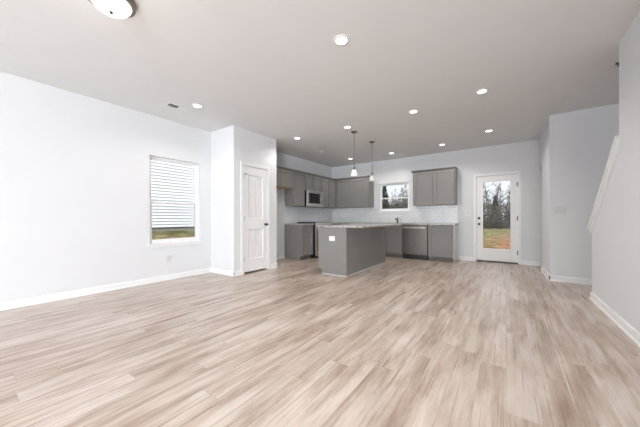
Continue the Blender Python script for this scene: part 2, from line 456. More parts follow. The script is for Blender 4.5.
# stairs behind the knee wall
sm = MB()
n_st, rise, run = 13, 0.195, 0.235
for i in range(n_st):
    y1 = 4.70 - i * run
    sm.box(XR + 0.112, XE - 0.9, y1 - run, y1, 0, rise * (i + 1))
    sm.box(XR + 0.112, XE - 0.9, y1 - run, y1 + 0.025, rise * (i + 1) - 0.028, rise * (i + 1) + 0.0)
struct(sm.build('stairs', M['floor']), 'stair flight rising behind the knee wall', 'stairs')

# tile backsplash
tb = MB(); y0 = YB - 0.009
tb.box(XL + 0.009, -1.0, y0, YB, 0.915, 1.225)
tb.box(XL + 0.009, WB[0] - 0.06, y0, YB, 1.225, 1.372); tb.box(WB[1] + 0.08, -1.0, y0, YB, 1.225, 1.372)
struct(tb.build('wall_backsplash_back', M['tile_x']), 'white subway tile backsplash under the kitchen window', 'backsplash')
struct(MB().box(XL, XL + 0.009, 5.135, YB, 0.915, 1.372).build('wall_backsplash_left', M['tile_y']), 'white subway tile backsplash behind the range', 'backsplash')

# ------------------------------------------------------------------ windows
def root(name, label, cat, loc=(0, 0, 0), rz=0.0):
    o = thing(name, label, cat, loc, rz); o['kind'] = 'structure'; return o
def window(name, label, loc, rz, w, z0, z1, sill_l, sill_r, setback, with_screen):
    """double-hung vinyl window; local x along the wall, local -y into the room, wall face at y=0"""
    r = root(name, label, 'window', loc, rz)
    f = MB(); y0, y1 = setback, setback + 0.055; fw = 0.032
    f.box(0.001, fw, y0, y1, z0 + 0.001, z1 - 0.001); f.box(w - fw, w - 0.001, y0, y1, z0 + 0.001, z1 - 0.001)
    f.box(fw, w - fw, y0, y1, z1 - fw, z1 - 0.001); f.box(fw, w - fw, y0, y1, z0 + 0.001, z0 + fw)
    f.build('window_frame', M['vinyl'], r)
    zm = (z0 + z1) / 2 - 0.03
    def sash(a, b, ys, nm, rail_b, rail_t):
        st = 0.026; x0, x1 = fw, w - fw
        m = MB(); m.box(x0, x0 + st, ys, ys + 0.024, a, b); m.box(x1 - st, x1, ys, ys + 0.024, a, b)
        m.box(x0 + st, x1 - st, ys, ys + 0.024, a, a + rail_b); m.box(x0 + st, x1 - st, ys, ys + 0.024, b - rail_t, b)
        o = m.build(nm, M['vinyl'], r)
        MB().box(x0 + st, x1 - st, ys + 0.010, ys + 0.014, a + rail_b, b - rail_t).build('pane', M['glass'], o)
        return o
    sash(zm - 0.016, z1 - fw, y0 + 0.028, 'upper_sash', 0.036, 0.026)
    lo = sash(z0 + fw, zm + 0.02, y0 + 0.002, 'lower_sash', 0.036, 0.036)
    lk = MB(); lk.box(w / 2 - 0.03, w / 2 + 0.03, y0 - 0.002, y0 + 0.02, zm + 0.021, zm + 0.032, 0.003); lk.build('sash_lock', M['vinyl'], lo)
    if with_screen:
        MB().box(fw + 0.002, w - fw - 0.002, y1 - 0.002, y1 - 0.001, z0 + fw, zm).build('insect_screen', M['screen'], r)
    s = MB(); s.box(-sill_l, w + sill_r, -0.032, -0.0005, z0 - 0.022, z0 + 0.002, 0.005); s.box(0.001, w - 0.001, -0.0005, setback, z0 - 0.0, z0 + 0.002)
    s.build('window_sill', M['trim'], r)
    MB().box(-0.005, w + 0.02, -0.014, -0.0005, z0 - 0.062, z0 - 0.022, 0.003).build('window_apron', M['trim'], r)
    return r
w1 = window('window_1', 'white double hung window on the side wall facing siding', (XL, WL[0], 0), PI / 2, WL[1] - WL[0], WL[2], WL[3], 0.035, 0.055, 0.060, True)
w2 = window('window_2', 'small white double hung window over the kitchen sink', (WB[0], YB, 0), 0, WB[1] - WB[0], WB[2], WB[3], 0.045, 0.06, 0.045, True)
# unseen windows added behind the viewer to carry the fill lights
def added_rear_window(name, xs, label):
    rw = MB()
    for x in xs: rw.box(x, x + 0.05, YR - 0.09, YR - 0.03, 0.351, 2.549)
    rw.box(xs[0] + 0.05, xs[-1], YR - 0.09, YR - 0.03, 0.351, 0.40); rw.box(xs[0] + 0.05, xs[-1], YR - 0.09, YR - 0.03, 2.50, 2.549)
    struct(rw.build(name, M['vinyl']), label, 'window')
added_rear_window('added_window_3', (-4.399, -3.42, -2.43, -1.451), 'added unseen three part window in the wall behind the viewer')
added_rear_window('added_window_4', (0.851, 1.82, 2.799), 'added unseen two part window behind the stair wall and the viewer')

# ------------------------------------------------------------------ doors
def knob(parent, name, x, y, z, m):
    k = MB(); k.lathe([(0, 0), (0.028, 0), (0.028, -0.006), (0.012, -0.01), (0.010, -0.03), (0.020, -0.036), (0.026, -0.048), (0.022, -0.062), (0, -0.066)], (x, y, z), 20, 'y')
    return k.build(name, m, parent, smooth=True)
# closet door, faces +x
d1 = root('door_1', 'white two panel closet door with dark round knob', 'door', (XC, DC[0], 0), PI / 2)
wd = DC[1] - DC[0]
c = MB(); cw = 0.056
for x0, x1 in ((-cw, 0.012), (wd - 0.012, wd + cw)):
    c.box(x0, x1, -0.015, -0.0005, 0, DC[3] + cw, 0.003)
c.box(0.012, wd - 0.012, -0.015, -0.0005, DC[3] - 0.012, DC[3] + cw, 0.003)
c.build('door_casing', M['trim'], d1)
j = MB(); j.box(0.0005, 0.012, 0, 0.108, 0, DC[3] - 0.0005); j.box(wd - 0.012, wd - 0.0005, 0, 0.108, 0, DC[3] - 0.0005); j.box(0.012, wd - 0.012, 0, 0.108, DC[3] - 0.012, DC[3] - 0.0005)
j.build('door_jamb', M['trim'], d1)
a, b = 0.015, wd - 0.015; z0, z1 = 0.028, DC[3] - 0.015
pl, pr = a + 0.112, b - 0.112
s = MB(); yf = 0.004
for x0, x1, q0, q1 in ((a, pl, z0, z1), (pr, b, z0, z1), (pl, pr, z0, 0.262), (pl, pr, 0.838, 1.035), (pl, pr, 1.885, z1)):
    s.box(x0, x1, yf, yf + 0.035, q0, q1)
slab = s.build('door_slab', M['door'], d1)
for q0, q1 in ((0.262, 0.838), (1.035, 1.885)):
    p = MB(); w = pr - pl; n = 4; e = 0.02
    # moulded edge
    P0 = [(pl, q0), (pr, q0), (pr, q1), (pl, q1)]; P1 = [(pl + e, q0 + e), (pr - e, q0 + e), (pr - e, q1 - e), (pl + e, q1 - e)]
    A = [p.bm.verts.new((x, yf + 0.001, z)) for x, z in P0]; B = [p.bm.verts.new((x, yf + 0.018, z)) for x, z in P1]
    for i in range(4): p.bm.faces.new((A[i], A[(i + 1) % 4], B[(i + 1) % 4], B[i]))
    xs = [pl + e + (w - 2 * e) * i / n for i in range(n + 1)]
    for i in range(n):
        p.box(xs[i] + 0.004, xs[i + 1] - 0.004, yf + 0.013, yf + 0.03, q0 + e, q1 - e, 0.002)
    p.box(pl, pr, yf + 0.021, yf + 0.030, q0, q1)
    p.build('door_panel', M['door'], slab)
knob(d1, 'door_knob', b - 0.055, yf, 0.925, M['bronze'])
for z in (0.27, 1.04, 1.83):
    h = MB(); h.tube([(0.013, -0.006, z - 0.045), (0.013, -0.006, z + 0.045)], 0.009, 8); h.box(0.004, 0.030, -0.0005, 0.0035, z - 0.044, z + 0.044)
    h.build('door_hinge', M['hinge'], d1)
st = MB(); st.tube([(0.013, -0.012, 1.885), (0.06, -0.03, 1.885)], 0.005, 8); st.tube([(0.06, -0.035, 1.885), (0.06, -0.012, 1.885)], 0.009, 8)
st.build('door_stop', M['hinge'], d1)

# back door, full glass, faces -y
d2 = root('door_2', 'white back door with one tall glass lite', 'door', (DB[0], YB, 0), 0)
wd = DB[1] - DB[0]
c = MB()
for x0, x1 in ((-0.045, 0.014), (wd - 0.014, wd + 0.045)):
    c.box(x0, x1, -0.016, -0.0005, 0, DB[3] + 0.045, 0.003)
c.box(0.014, wd - 0.014, -0.016, -0.0005, DB[3] - 0.014, DB[3] + 0.045, 0.003); c.build('door_casing', M['trim'], d2)
j = MB(); j.box(0.0005, 0.014, 0, 0.118, 0, DB[3] - 0.0005); j.box(wd - 0.014, wd - 0.0005, 0, 0.118, 0, DB[3] - 0.0005); j.box(0.014, wd - 0.014, 0, 0.118, DB[3] - 0.014, DB[3] - 0.0005)
j.build('door_jamb', M['trim'], d2)
a, b = 0.018, wd - 0.018; z0, z1 = 0.03, DB[3] - 0.018; yf = 0.006
gl, gr, g0, g1 = 0.150, 0.686, 0.316, 1.895
s = MB()
for x0, x1, q0, q1 in ((a, gl, z0, z1), (gr, b, z0, z1), (gl, gr, z0, g0), (gl, gr, g1, z1)):
    s.box(x0, x1, yf, yf + 0.044, q0, q1)
slab = s.build('door_slab', M['door'], d2)
lf = MB(); e = 0.032
for x0, x1, q0, q1 in ((gl - e, gl, g0 - e, g1 + e), (gr, gr + e, g0 - e, g1 + e), (gl, gr, g0 - e, g0), (gl, gr, g1, g1 + e)):
    lf.box(x0, x1, yf - 0.010, yf - 0.0002, q0, q1, 0.003)
lf.build('lite_frame', M['vinyl'], slab)
MB().box(gl, gr, yf + 0.020, yf + 0.026, g0, g1).build('pane', M['glass'], slab)
knob(d2, 'door_knob', 0.070, yf, 0.895, M['bronze'])
db = MB(); db.lathe([(0, 0), (0.030, 0), (0.029, -0.012), (0.018, -0.016), (0, -0.016)], (0.070, yf, 1.036), 20, 'y'); db.box(0.066, 0.074, yf - 0.03, yf - 0.014, 1.022, 1.05, 0.002)
db.build('deadbolt', M['bronze'], d2, smooth=True)
for z in (0.25, 1.03, 1.80):
    h = MB(); h.tube([(wd - 0.015, -0.008, z - 0.05), (wd - 0.015, -0.008, z + 0.05)], 0.0075, 8); h.box(wd - 0.032, wd - 0.008, -0.001, 0.0055, z - 0.05, z + 0.05)
    h.build('door_hinge', M['hinge'], d2)
MB().box(0.015, wd - 0.015, -0.03, 0.115, 0.0005, 0.026, 0.004).build('threshold', M['threshold'], d2)

# ------------------------------------------------------------------ kitchen cabinets
CAB = M['cab']
def upper(label, loc, rz, w, z0, z1, depth, nd, group, crown_l=0.0, crown_r=0.0, raw=False, x_door0=0.0, filler=0.0):
    r = thing('wall_cabinet', label, 'cabinet', loc, rz, group)
    MB().box(0.001, w - 0.001, 0.021, depth - 0.002, z0 + (0.012 if raw else 0), z1).build('carcass', CAB, r)
    if raw: MB().box(0.001, w - 0.001, 0.021, depth - 0.002, z0, z0 + 0.0118).build('bottom_panel', M['raw'], r)
    m = 0.020; x0, x1 = x_door0 + m, w - m - filler
    ww = (x1 - x0 - 0.028 * (nd - 1)) / nd
    for i in range(nd):
        xa = x0 + i * (ww + 0.028)
        MB().shaker(xa, xa + ww, z0 + 0.008, z1 - 0.012, 0.001, 0.0195).build('door', CAB, r)
    cr = MB(); cr.prism([(0.03, z1 + 0.0005), (0.018, z1 + 0.0005), (0.012, z1 + 0.014), (-0.022, z1 + 0.036), (-0.024, z1 + 0.05), (0.03, z1 + 0.05)], 'x', 0.0005 - crown_l, w - 0.0005 + crown_r)
    if crown_r: cr.box(w - 0.012, w + crown_r, 0.03, depth - 0.002, z1 + 0.02, z1 + 0.05)
    if crown_l: cr.box(-crown_l, 0.012, 0.03, depth - 0.002, z1 + 0.02, z1 + 0.05)
    cr.build('crown_molding', CAB, r)
    return r
def base(label, loc, rz, w, depth, group, doors, drawers, top=0.878):
    r = thing('base_cabinet', label, 'cabinet', loc, rz, group)
    MB().box(0.001, w - 0.001, 0.021, depth - 0.002, 0.1, top).build('carcass', CAB, r)
    if top < 0.8: MB().box(0.001, w - 0.001, 0.021, 0.07, top, 0.878).build('front_rail', CAB, r)
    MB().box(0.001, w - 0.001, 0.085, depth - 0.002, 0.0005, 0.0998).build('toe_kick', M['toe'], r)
    m = 0.020
    def spread(n, za, zb, nm, rail):
        ww = (w - 2 * m - 0.028 * (n - 1)) / n
        for i in range(n):
            xa = m + i * (ww + 0.028)
            MB().shaker(xa, xa + ww, za, zb, 0.001, 0.0195, rail).build(nm, CAB, r)
    if drawers: spread(drawers, 0.728, 0.862, 'drawer_front', 0.030)
    if doors: spread(doors, 0.120, 0.702 if drawers else 0.862, 'door', 0.058)
    return r
UG, BG = 'grey wall cabinets', 'grey base cabinets'
XU = XL + 0.33; YU = YB - 0.33            # upper fronts
upper('short grey wall cabinet over the empty refrigerator alcove with bare wood underside', (XU, 4.135, 0), PI / 2, 0.998, 1.815, 2.235, 0.33, 2, UG, raw=True)
upper('tall narrow one door grey wall cabinet beside the microwave', (XU, 5.135, 0), PI / 2, 0.450, 1.372, 2.235, 0.33, 1, UG)
upper('short grey wall cabinet directly above the microwave', (XU, 5.587, 0), PI / 2, 0.757, 1.805, 2.235, 0.33, 2, UG)
upper('grey wall cabinet between the microwave and the room corner', (XU, 6.346, 0), PI / 2, 0.770, 1.372, 2.235, 0.33, 2, UG)
upper('grey corner wall cabinet behind the hanging pendants, ending by the window', (XL + 0.002, YU, 0), 0, 1.490, 1.372, 2.235, 0.33, 2, UG, crown_r=0.02, x_door0=0.365)
upper('grey two door wall cabinet hanging alone above the dishwasher', (-2.010, YU, 0), 0, 1.005, 1.372, 2.235, 0.33, 2, UG, crown_l=0.03, crown_r=0.02)
XB = XL + 0.61; YBF = YB - 0.61
lb = base('grey base cabinet with one drawer between the alcove and the range', (XB, 5.135, 0), PI / 2, 0.448, 0.61, BG, 1, 1)
sp_ = MB(); sp_.prism([(0.0, 0.1), (0.075, 0.1), (0.075, 0.0005), (0.606, 0.0005), (0.606, 0.878), (0.0, 0.878)], 'x', -0.010, 0.0005); sp_.build('side_panel', CAB, lb)
base('grey corner base cabinet hidden largely by the island', (XB, 6.348, 0), PI / 2, 0.485, 0.61, BG, 1, 1)
base('grey base cabinet in the corner run behind the island', (XL + 0.002, YBF, 0), 0, 1.620, 0.61, BG, 0, 0)
base('grey sink base cabinet below the kitchen window', (-3.116, YBF, 0), 0, 0.912, 0.61, BG, 2, 2, 0.69)
eb = base('grey base cabinet on the outer side of the dishwasher, near the glazed door', (-1.578, YBF, 0), 0, 0.572, 0.61, BG, 1, 1)
MB().box(0.5725, 0.580, 0.0, 0.606, 0.0005, 0.878).build('end_panel', M['cabend_lit'], eb)['label'] = 'end panel with door light in its pale colour'

# worktops
ct = MB(); ct.box(XL + 0.0095, XB + 0.022, 5.118, 5.5855, 0.8785, 0.914, 0.003)
tag(ct.build('countertop', M['granite']), 'short granite worktop between the alcove and the range', 'countertop')
ct = MB(); zt0, zt1 = 0.8785, 0.914
SX0, SX1, SY0, SY1 = -2.98, -2.30, 6.93, 7.31
ct.box(XL + 0.0095, XB + 0.022, 6.348, 6.815, zt0, zt1)
ct.box(XL + 0.0095, SX0, 6.815, YB - 0.0095, zt0, zt1); ct.box(SX1, -0.978, 6.815, YB - 0.0095, zt0, zt1)
ct.box(SX0, SX1, 6.815, SY0, zt0, zt1); ct.box(SX0, SX1, SY1, YB - 0.0095, zt0, zt1)
tag(ct.build('countertop', M['granite']), 'long granite worktop running under the kitchen window over the dishwasher', 'countertop')

# ------------------------------------------------------------------ island
isl = thing('kitchen_island', 'grey panelled kitchen island standing on the plank floor under the pendants', 'kitchen island', (-2.33, 4.12, 0))
iw, il = 0.60, 1.845        # local x from -iw to 0, y from 0 to il
MB().box(-iw + 0.021, -0.021, 0.021, il - 0.021, 0.1, 0.878).build('carcass', CAB, isl)
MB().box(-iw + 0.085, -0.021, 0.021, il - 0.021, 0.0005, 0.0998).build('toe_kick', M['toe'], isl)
ep = MB(); ep.prism([(-iw, 0.1), (-iw + 0.078, 0.1), (-iw + 0.078, 0.0005), (-0.0205, 0.0005), (-0.0205, 0.878), (-iw, 0.878)], 'y', 0.0, 0.0205)
ep.build('end_panel', CAB, isl)
ep = MB(); ep.prism([(-iw, 0.1), (-iw + 0.078, 0.1), (-iw + 0.078, 0.0005), (-0.0205, 0.0005), (-0.0205, 0.878), (-iw, 0.878)], 'y', il - 0.0205, il)
ep.build('end_panel', CAB, isl)
MB().box(-0.0203, 0.0, 0.0, il, 0.0005, 0.878).build('back_panel', CAB, isl)
for ya, yb in ((0.0, 0.045), (il - 0.045, il)): MB().box(0.0003, 0.008, ya, yb, 0.022, 0.877, 0.002).build('corner_trim', CAB, isl)
sh = MB(); sh.prism([(0.0003, 0.0005), (0.018, 0.0005), (0.014, 0.014), (0.0003, 0.02)], 'y', -0.016, il); sh.prism([(-0.0003, 0.0005), (-0.018, 0.0005), (-0.014, 0.014), (-0.0003, 0.02)], 'x', -iw + 0.078, 0.016)
sh.build('shoe_molding', M['shoe'], isl)['label'] = 'pale shoe moulding'
for k in range(3):
    y0 = 0.03 + k * 0.596
    m = MB(); m.shaker(y0, y0 + 0.588, 0.118, 0.712, 0.0, 0.0195); m.bm.transform(Matrix.Translation((-iw + 0.0005, 0, 0)) @ Matrix(((0, 1, 0, 0), (1, 0, 0, 0), (0, 0, 1, 0), (0, 0, 0, 1)))); m.build('door', CAB, isl)
    m = MB(); m.shaker(y0, y0 + 0.588, 0.728, 0.862, 0.0, 0.0195, 0.03); m.bm.transform(Matrix.Translation((-iw + 0.0005, 0, 0)) @ Matrix(((0, 1, 0, 0), (1, 0, 0, 0), (0, 0, 1, 0), (0, 0, 0, 1)))); m.build('drawer_front', CAB, isl)
ct = MB(); ct.box(-2.938, -1.985, 4.088, 5.99, 0.8785, 0.909, 0.004)
tag(ct.build('countertop', M['granite']), 'speckled granite slab overhanging the island', 'countertop')

# ------------------------------------------------------------------ appliances
STEEL = M['steel']; BRIGHT = M['bright_steel']
mw = thing('microwave', 'stainless steel and black microwave mounted over the range', 'microwave', (XL + 0.40, 5.590, 0), PI / 2)
w, z0, z1 = 0.751, 1.372, 1.803
MB().box(0, w, 0.032, 0.398, z0, z1).build('body', M['black'], mw)
f = MB(); t = 0.03
for x0, x1, q0, q1 in ((0, 0.06, z0 + 0.085, z1 - 0.065), (0.600, w, z0 + 0.085, z1 - 0.065), (0, w, z1 - 0.065, z1), (0, w, z0, z0 + 0.085)):
    f.box(x0, x1, 0.0, t, q0, q1)
dr = f.build('door', BRIGHT, mw)
MB().box(0.06, 0.600, 0.006, 0.031, z0 + 0.085, z1 - 0.065).build('window', M['blackglass'], dr)
hm = MB(); hm.tube([(0.628, -0.001, z0 + 0.10), (0.628, -0.035, z0 + 0.12), (0.628, -0.04, (z0 + z1) / 2), (0.628, -0.035, z1 - 0.10), (0.628, -0.001, z1 - 0.08)], 0.011, 10)
hm.build('handle', M['bronze'], dr, smooth=True)
v = MB()
for k in range(4): v.box(0.05, w - 0.05, -0.002, -0.0003, z1 - 0.05 + k * 0.011, z1 - 0.046 + k * 0.011)
v.build('vent', M['black'], mw)

rg = thing('range', 'stainless range with black cooktop between grey base cabinets', 'range', (XL + 0.69, 5.588, 0), PI / 2)
w = 0.755
MB().box(0.001, w - 0.001, 0.03, 0.644, 0.02, 0.899).build('body', M['black'], rg)
MB().box(0.0, w, 0.022, 0.644, 0.9, 0.945, 0.003).build('cooktop', M['black'], rg)
cp = MB(); cp.prism([(0.029, 0.80), (0.004, 0.80), (-0.014, 0.815), (0.018, 0.936), (0.0215, 0.936), (0.0215, 0.899), (0.029, 0.899)], 'x', 0.001, w - 0.001)
cpo = cp.build('control_panel', BRIGHT, rg)
for k in range(5):
    x = 0.09 + k * (w - 0.18) / 4
    kb = MB(); kb.lathe([(0, 0.0), (0.022, 0.0), (0.020, -0.028), (0, -0.030)], (x, -0.0055, 0.865), 16, 'y'); kb.build('knob', BRIGHT, cpo, smooth=True)
od = MB()
for x0, x1, q0, q1 in ((0.006, 0.11, 0.30, 0.70), (w - 0.11, w - 0.006, 0.30, 0.70), (0.006, w - 0.006, 0.215, 0.30), (0.006, w - 0.006, 0.70, 0.795)):
    od.box(x0, x1, -0.005, 0.029, q0, q1)
odo = od.build('oven_door', BRIGHT, rg)
MB().box(0.11, w - 0.11, 0.0, 0.028, 0.30, 0.70).build('window', M['blackglass'], odo)
hm = MB(); hm.tube([(0.06, -0.05, 0.755), (w - 0.06, -0.05, 0.755)], 0.012, 12)
for x in (0.09, w - 0.09): hm.tube([(x, -0.05, 0.755), (x, -0.0052, 0.755)], 0.009, 8)
hm.build('handle', BRIGHT, odo, smooth=True)
MB().box(0.006, w - 0.006, -0.004, 0.029, 0.06, 0.208, 0.003).build('drawer', BRIGHT, rg)

dw = thing('dishwasher', 'stainless steel dishwasher set between the grey base cabinets', 'dishwasher', (-2.198, YBF, 0))
w = 0.614
MB().box(0.002, w - 0.002, 0.02, 0.56, 0.10, 0.874).build('body', M['black'], dw)
MB().box(0.006, w - 0.006, -0.012, 0.0195, 0.125, 0.868, 0.006).build('door', M['dark_steel'], dw)
MB().box(0.004, w - 0.004, 0.035, 0.56, 0.0005, 0.0998).build('toe_kick', M['black'], dw)
hm = MB(); pts = [(0.045, -0.0122, 0.80), (0.05, -0.045, 0.80)] + [(0.05 + (w - 0.1) * k / 8, -0.045 - 0.012 * math.sin(PI * k / 8), 0.80) for k in range(1, 8)] + [(w - 0.05, -0.045, 0.80), (w - 0.045, -0.0122, 0.80)]
hm.tube(pts, 0.011, 10); hm.build('handle', BRIGHT, dw, smooth=True)

sk = thing('kitchen_sink', 'stainless undermount sink in the worktop below the kitchen window', 'sink', (SX0, SY0, 0.70))
w, d = SX1 - SX0, SY1 - SY0
b = MB(); b.box(0.001, w - 0.001, 0.001, d - 0.001, 0.0, 0.006)
b.box(0.001, 0.008, 0.001, d - 0.001, 0.006, 0.205); b.box(w - 0.008, w - 0.001, 0.001, d - 0.001, 0.006, 0.205)
b.box(0.008, w - 0.008, 0.001, 0.008, 0.006, 0.205); b.box(0.008, w - 0.008, d - 0.008, d - 0.001, 0.006, 0.205)
b.build('basin', STEEL, sk)
fc = thing('faucet', 'dark faucet standing behind the sink below the kitchen window', 'faucet', (-2.515, 7.375, 0.9142))
b = MB(); b.lathe([(0, 0), (0.026, 0), (0.024, 0.012), (0.017, 0.02), (0.016, 0.085), (0, 0.09)], (0, 0, 0), 18); b.build('body', M['bronze'], fc, smooth=True)
b = MB(); b.tube([(0, -0.008, 0.06), (0, -0.04, 0.10), (0, -0.09, 0.122), (0, -0.14, 0.115), (0, -0.17, 0.09)], [0.013, 0.012, 0.011, 0.011, 0.012], 12); b.build('spout', M['bronze'], fc, smooth=True)
b = MB(); b.tube([(0, 0.004, 0.088), (0, 0.012, 0.125), (0, 0.02, 0.15)], [0.012, 0.009, 0.007], 10); b.build('handle', M['bronze'], fc, smooth=True)

# ------------------------------------------------------------------ outlets and switches
def plate(kind, label, loc, rz, w, h, gangs, group=None, m=None, toggles=False, horizontal=False):
    """local x along the wall, facing -y"""
    r = thing(kind, label, 'outlet' if 'outlet' in kind else 'light switch', loc, rz, group)
    MB().box(-w / 2, w / 2, -0.006, -0.0006, -h / 2, h / 2, 0.002).build('cover_plate', m or M['plate'], r)
    for g in range(gangs):
        gx = (g - (gangs - 1) / 2) * 0.046
        if toggles:
            b = MB(); b.box(gx - 0.016, gx + 0.016, -0.009, -0.0062, -0.033, 0.033, 0.002); b.build('rocker', M['gplate'], r)
        else:
            for s in (-1, 1):
                ox, oz = (s * 0.022, 0) if horizontal else (gx, s * 0.02)
                b = MB(); b.box(ox - 0.016, ox + 0.016, -0.0085, -0.0062, oz - 0.013, oz + 0.013, 0.003); so_ = b.build('socket', m or M['plate'], r)
                q = MB(); q.box(ox - 0.007, ox - 0.005, -0.0092, -0.0086, oz - 0.003, oz + 0.006); q.box(ox + 0.005, ox + 0.007, -0.0092, -0.0086, oz - 0.003, oz + 0.006); q.build('slot', M['slot'], so_)
    return r
plate('wall_outlet', 'white outlet low on the side wall below the window', (XL, 2.234, 0.365), PI / 2, 0.072, 0.115, 1, m=M['gplate'])
plate('wall_outlet', 'white outlet on the end of the kitchen island', (-2.625, 4.12, 0.672), 0, 0.122, 0.088, 1, horizontal=True)
plate('wall_switch', 'three gang switch plate on the bluish hall wall beside the stairs', (0.72, YJ, 1.165), 0, 0.166, 0.115, 3, toggles=True, m=M['gplate'])
plate('wall_switch', 'two gang switch plate between the grey cabinets and the glazed door', (-0.78, YB, 1.165), 0, 0.118, 0.115, 2, toggles=True)
OG = 'outlets on the backsplash'
plate('wall_outlet', 'outlet on the tile above the dishwasher', (-1.81, YB - 0.009, 1.175), 0, 0.072, 0.115, 1, OG, M['gplate'])
plate('wall_outlet', 'outlet on the tile at the worktop end near the glazed door', (-1.33, YB - 0.009, 1.172), 0, 0.072, 0.115, 1, OG, M['gplate'])
plate('wall_outlet', 'outlet on the tile below the corner wall cabinet, farther from the window', (-3.68, YB - 0.009, 1.19), 0, 0.072, 0.115, 1, OG, M['gplate'])
plate('wall_outlet', 'outlet on the tile below the corner wall cabinet, closer to the window', (-3.36, YB - 0.009, 1.19), 0, 0.072, 0.115, 1, OG, M['gplate'])

# ------------------------------------------------------------------ ceiling fittings
def downlight():
    r = thing('recessed_light', '', 'recessed light', (0, 0, H))
    t_ = MB(); t_.lathe([(0.054, -0.0008), (0.078, -0.0008), (0.078, -0.005), (0.068, -0.009), (0.054, -0.010), (0.054, -0.0008)], (0, 0, 0), 32)
    t_.build('trim_ring', M['trim'], r, smooth=True)
    MB().lathe([(0, -0.002), (0.0535, -0.002), (0.0535, -0.007), (0.04, -0.009), (0, -0.010)], (0, 0, 0), 32).build('lens', M['lens'], r, smooth=True)
    return r
dl = downlight()
RG = 'recessed ceiling lights'
lights = [
    (-1.278, 2.186, 'recessed light in the ceiling over the open living floor, closest to the viewer'),
    (-3.780, 2.198, 'recessed light in the ceiling near the side window, next to the vent'),
    (-0.260, 4.150, 'recessed light in the ceiling straight above the path towards the glazed door, nearer the viewer'),
    (-1.200, 4.300, 'recessed light in the ceiling between the pendants and the path to the glazed door'),
    (-2.410, 4.325, 'recessed light in the ceiling just in front of the first pendant'),
    (-3.600, 4.300, 'recessed light in the ceiling close to the closet corner and alcove'),
    (-0.268, 6.103, 'recessed light in the ceiling just in front of the glazed back door'),
    (-1.207, 6.628, 'recessed light in the ceiling in front of the lone two door wall cabinet'),
    (-2.437, 6.719, 'recessed light in the ceiling in front of the kitchen window'),
    (-3.614, 6.664, 'recessed light in the ceiling at the kitchen corner, seen beside a pendant rod'),
]
lamp = bpy.data.lights.new('downlight_lamp', 'SPOT'); lamp.energy = DOWNLIGHT_W * 4; lamp.color = (1.0, 0.94, 0.87); lamp.spot_size = math.radians(150); lamp.spot_blend = 0.6; lamp.shadow_soft_size = 0.05
lights += [(-0.26, 2.05, 'added recessed light in the ceiling over the floor beside the stair wall, out of the frame'),  # three unseen downlights added to brighten the near floor
           (-1.28, -0.20, 'added unseen recessed light in the ceiling above the viewer'),
           (-0.26, -0.20, 'added unseen recessed light in the ceiling above the viewer beside the stair wall')]
for i, (x, y, lab) in enumerate(lights):
    o = dl if i == 0 else copy_tree(dl)
    o.location = (x, y, H); o['label'] = lab; o['group'] = RG
    lo = bpy.data.objects.new('downlight_lamp', lamp); COL.objects.link(lo); lo.location = (x, y, H - 0.02)

fl = thing('ceiling_light', 'round flush ceiling light with glowing glass dome and nickel rim', 'ceiling light', (-2.47, 0.745, H))
MB().lathe([(0, -0.0006), (0.150, -0.0006), (0.160, -0.010), (0.152, -0.022), (0.160, -0.030), (0.156, -0.042), (0.146, -0.047), (0.130, -0.047), (0.128, -0.040), (0, -0.040)], (0, 0, 0), 48).build('rim', M['nickel'], fl, smooth=True)
MB().lathe([(0.132, -0.0465), (0.126, -0.062), (0.110, -0.083), (0.085, -0.101), (0.05, -0.110), (0, -0.113)], (0, 0, 0), 48).build('glass_dome', M['dome_glass'], fl, smooth=True)
MB().lathe([(0.0, -0.1135), (0.013, -0.1138), (0.013, -0.118), (0.006, -0.122), (0.007, -0.128), (0.0, -0.132)], (0, 0, 0), 20).build('finial', M['bronze'], fl, smooth=True)
fd = bpy.data.lights.new('flush_lamp', 'POINT'); fd.energy = FLUSH_W; fd.color = (1.0, 0.93, 0.85); fd.shadow_soft_size = 0.14
fo = bpy.data.objects.new('flush_lamp', fd); COL.objects.link(fo); fo.location = (-2.47, 0.745, H - 0.30)

def pendant(label, x, y):
    r = thing('pendant_light', label, 'pendant light', (x, y, H), 0, 'pendants over the island')
    MB().lathe([(0, -0.0006), (0.066, -0.0006), (0.066, -0.008), (0.045, -0.024), (0.016, -0.034), (0, -0.036)], (0, 0, 0), 28).build('canopy', M['nickel'], r, smooth=True)
    MB().tube([(0, 0, -0.035), (0, 0, -0.70)], 0.0065, 10).build('rod', M['nickel'], r, smooth=True)
    MB().lathe([(0, -0.685), (0.020, -0.69), (0.024, -0.72), (0.028, -0.752), (0, -0.754)], (0, 0, 0), 20).build('socket_cup', M['nickel'], r, smooth=True)
    MB().lathe([(0.027, -0.745), (0.040, -0.755), (0.052, -0.785), (0.060, -0.825), (0.072, -0.872), (0.0705, -0.874), (0.056, -0.826), (0.048, -0.787), (0.037, -0.759), (0.0, -0.755)], (0, 0, 0), 32).build('glass_shade', M['pendant_glass'], r, smooth=True)
    return r
pendant('frosted bell pendant on a rod above the near end of the island', -2.435, 4.644)
pendant('frosted bell pendant on a rod above the far end of the island', -2.432, 5.483)

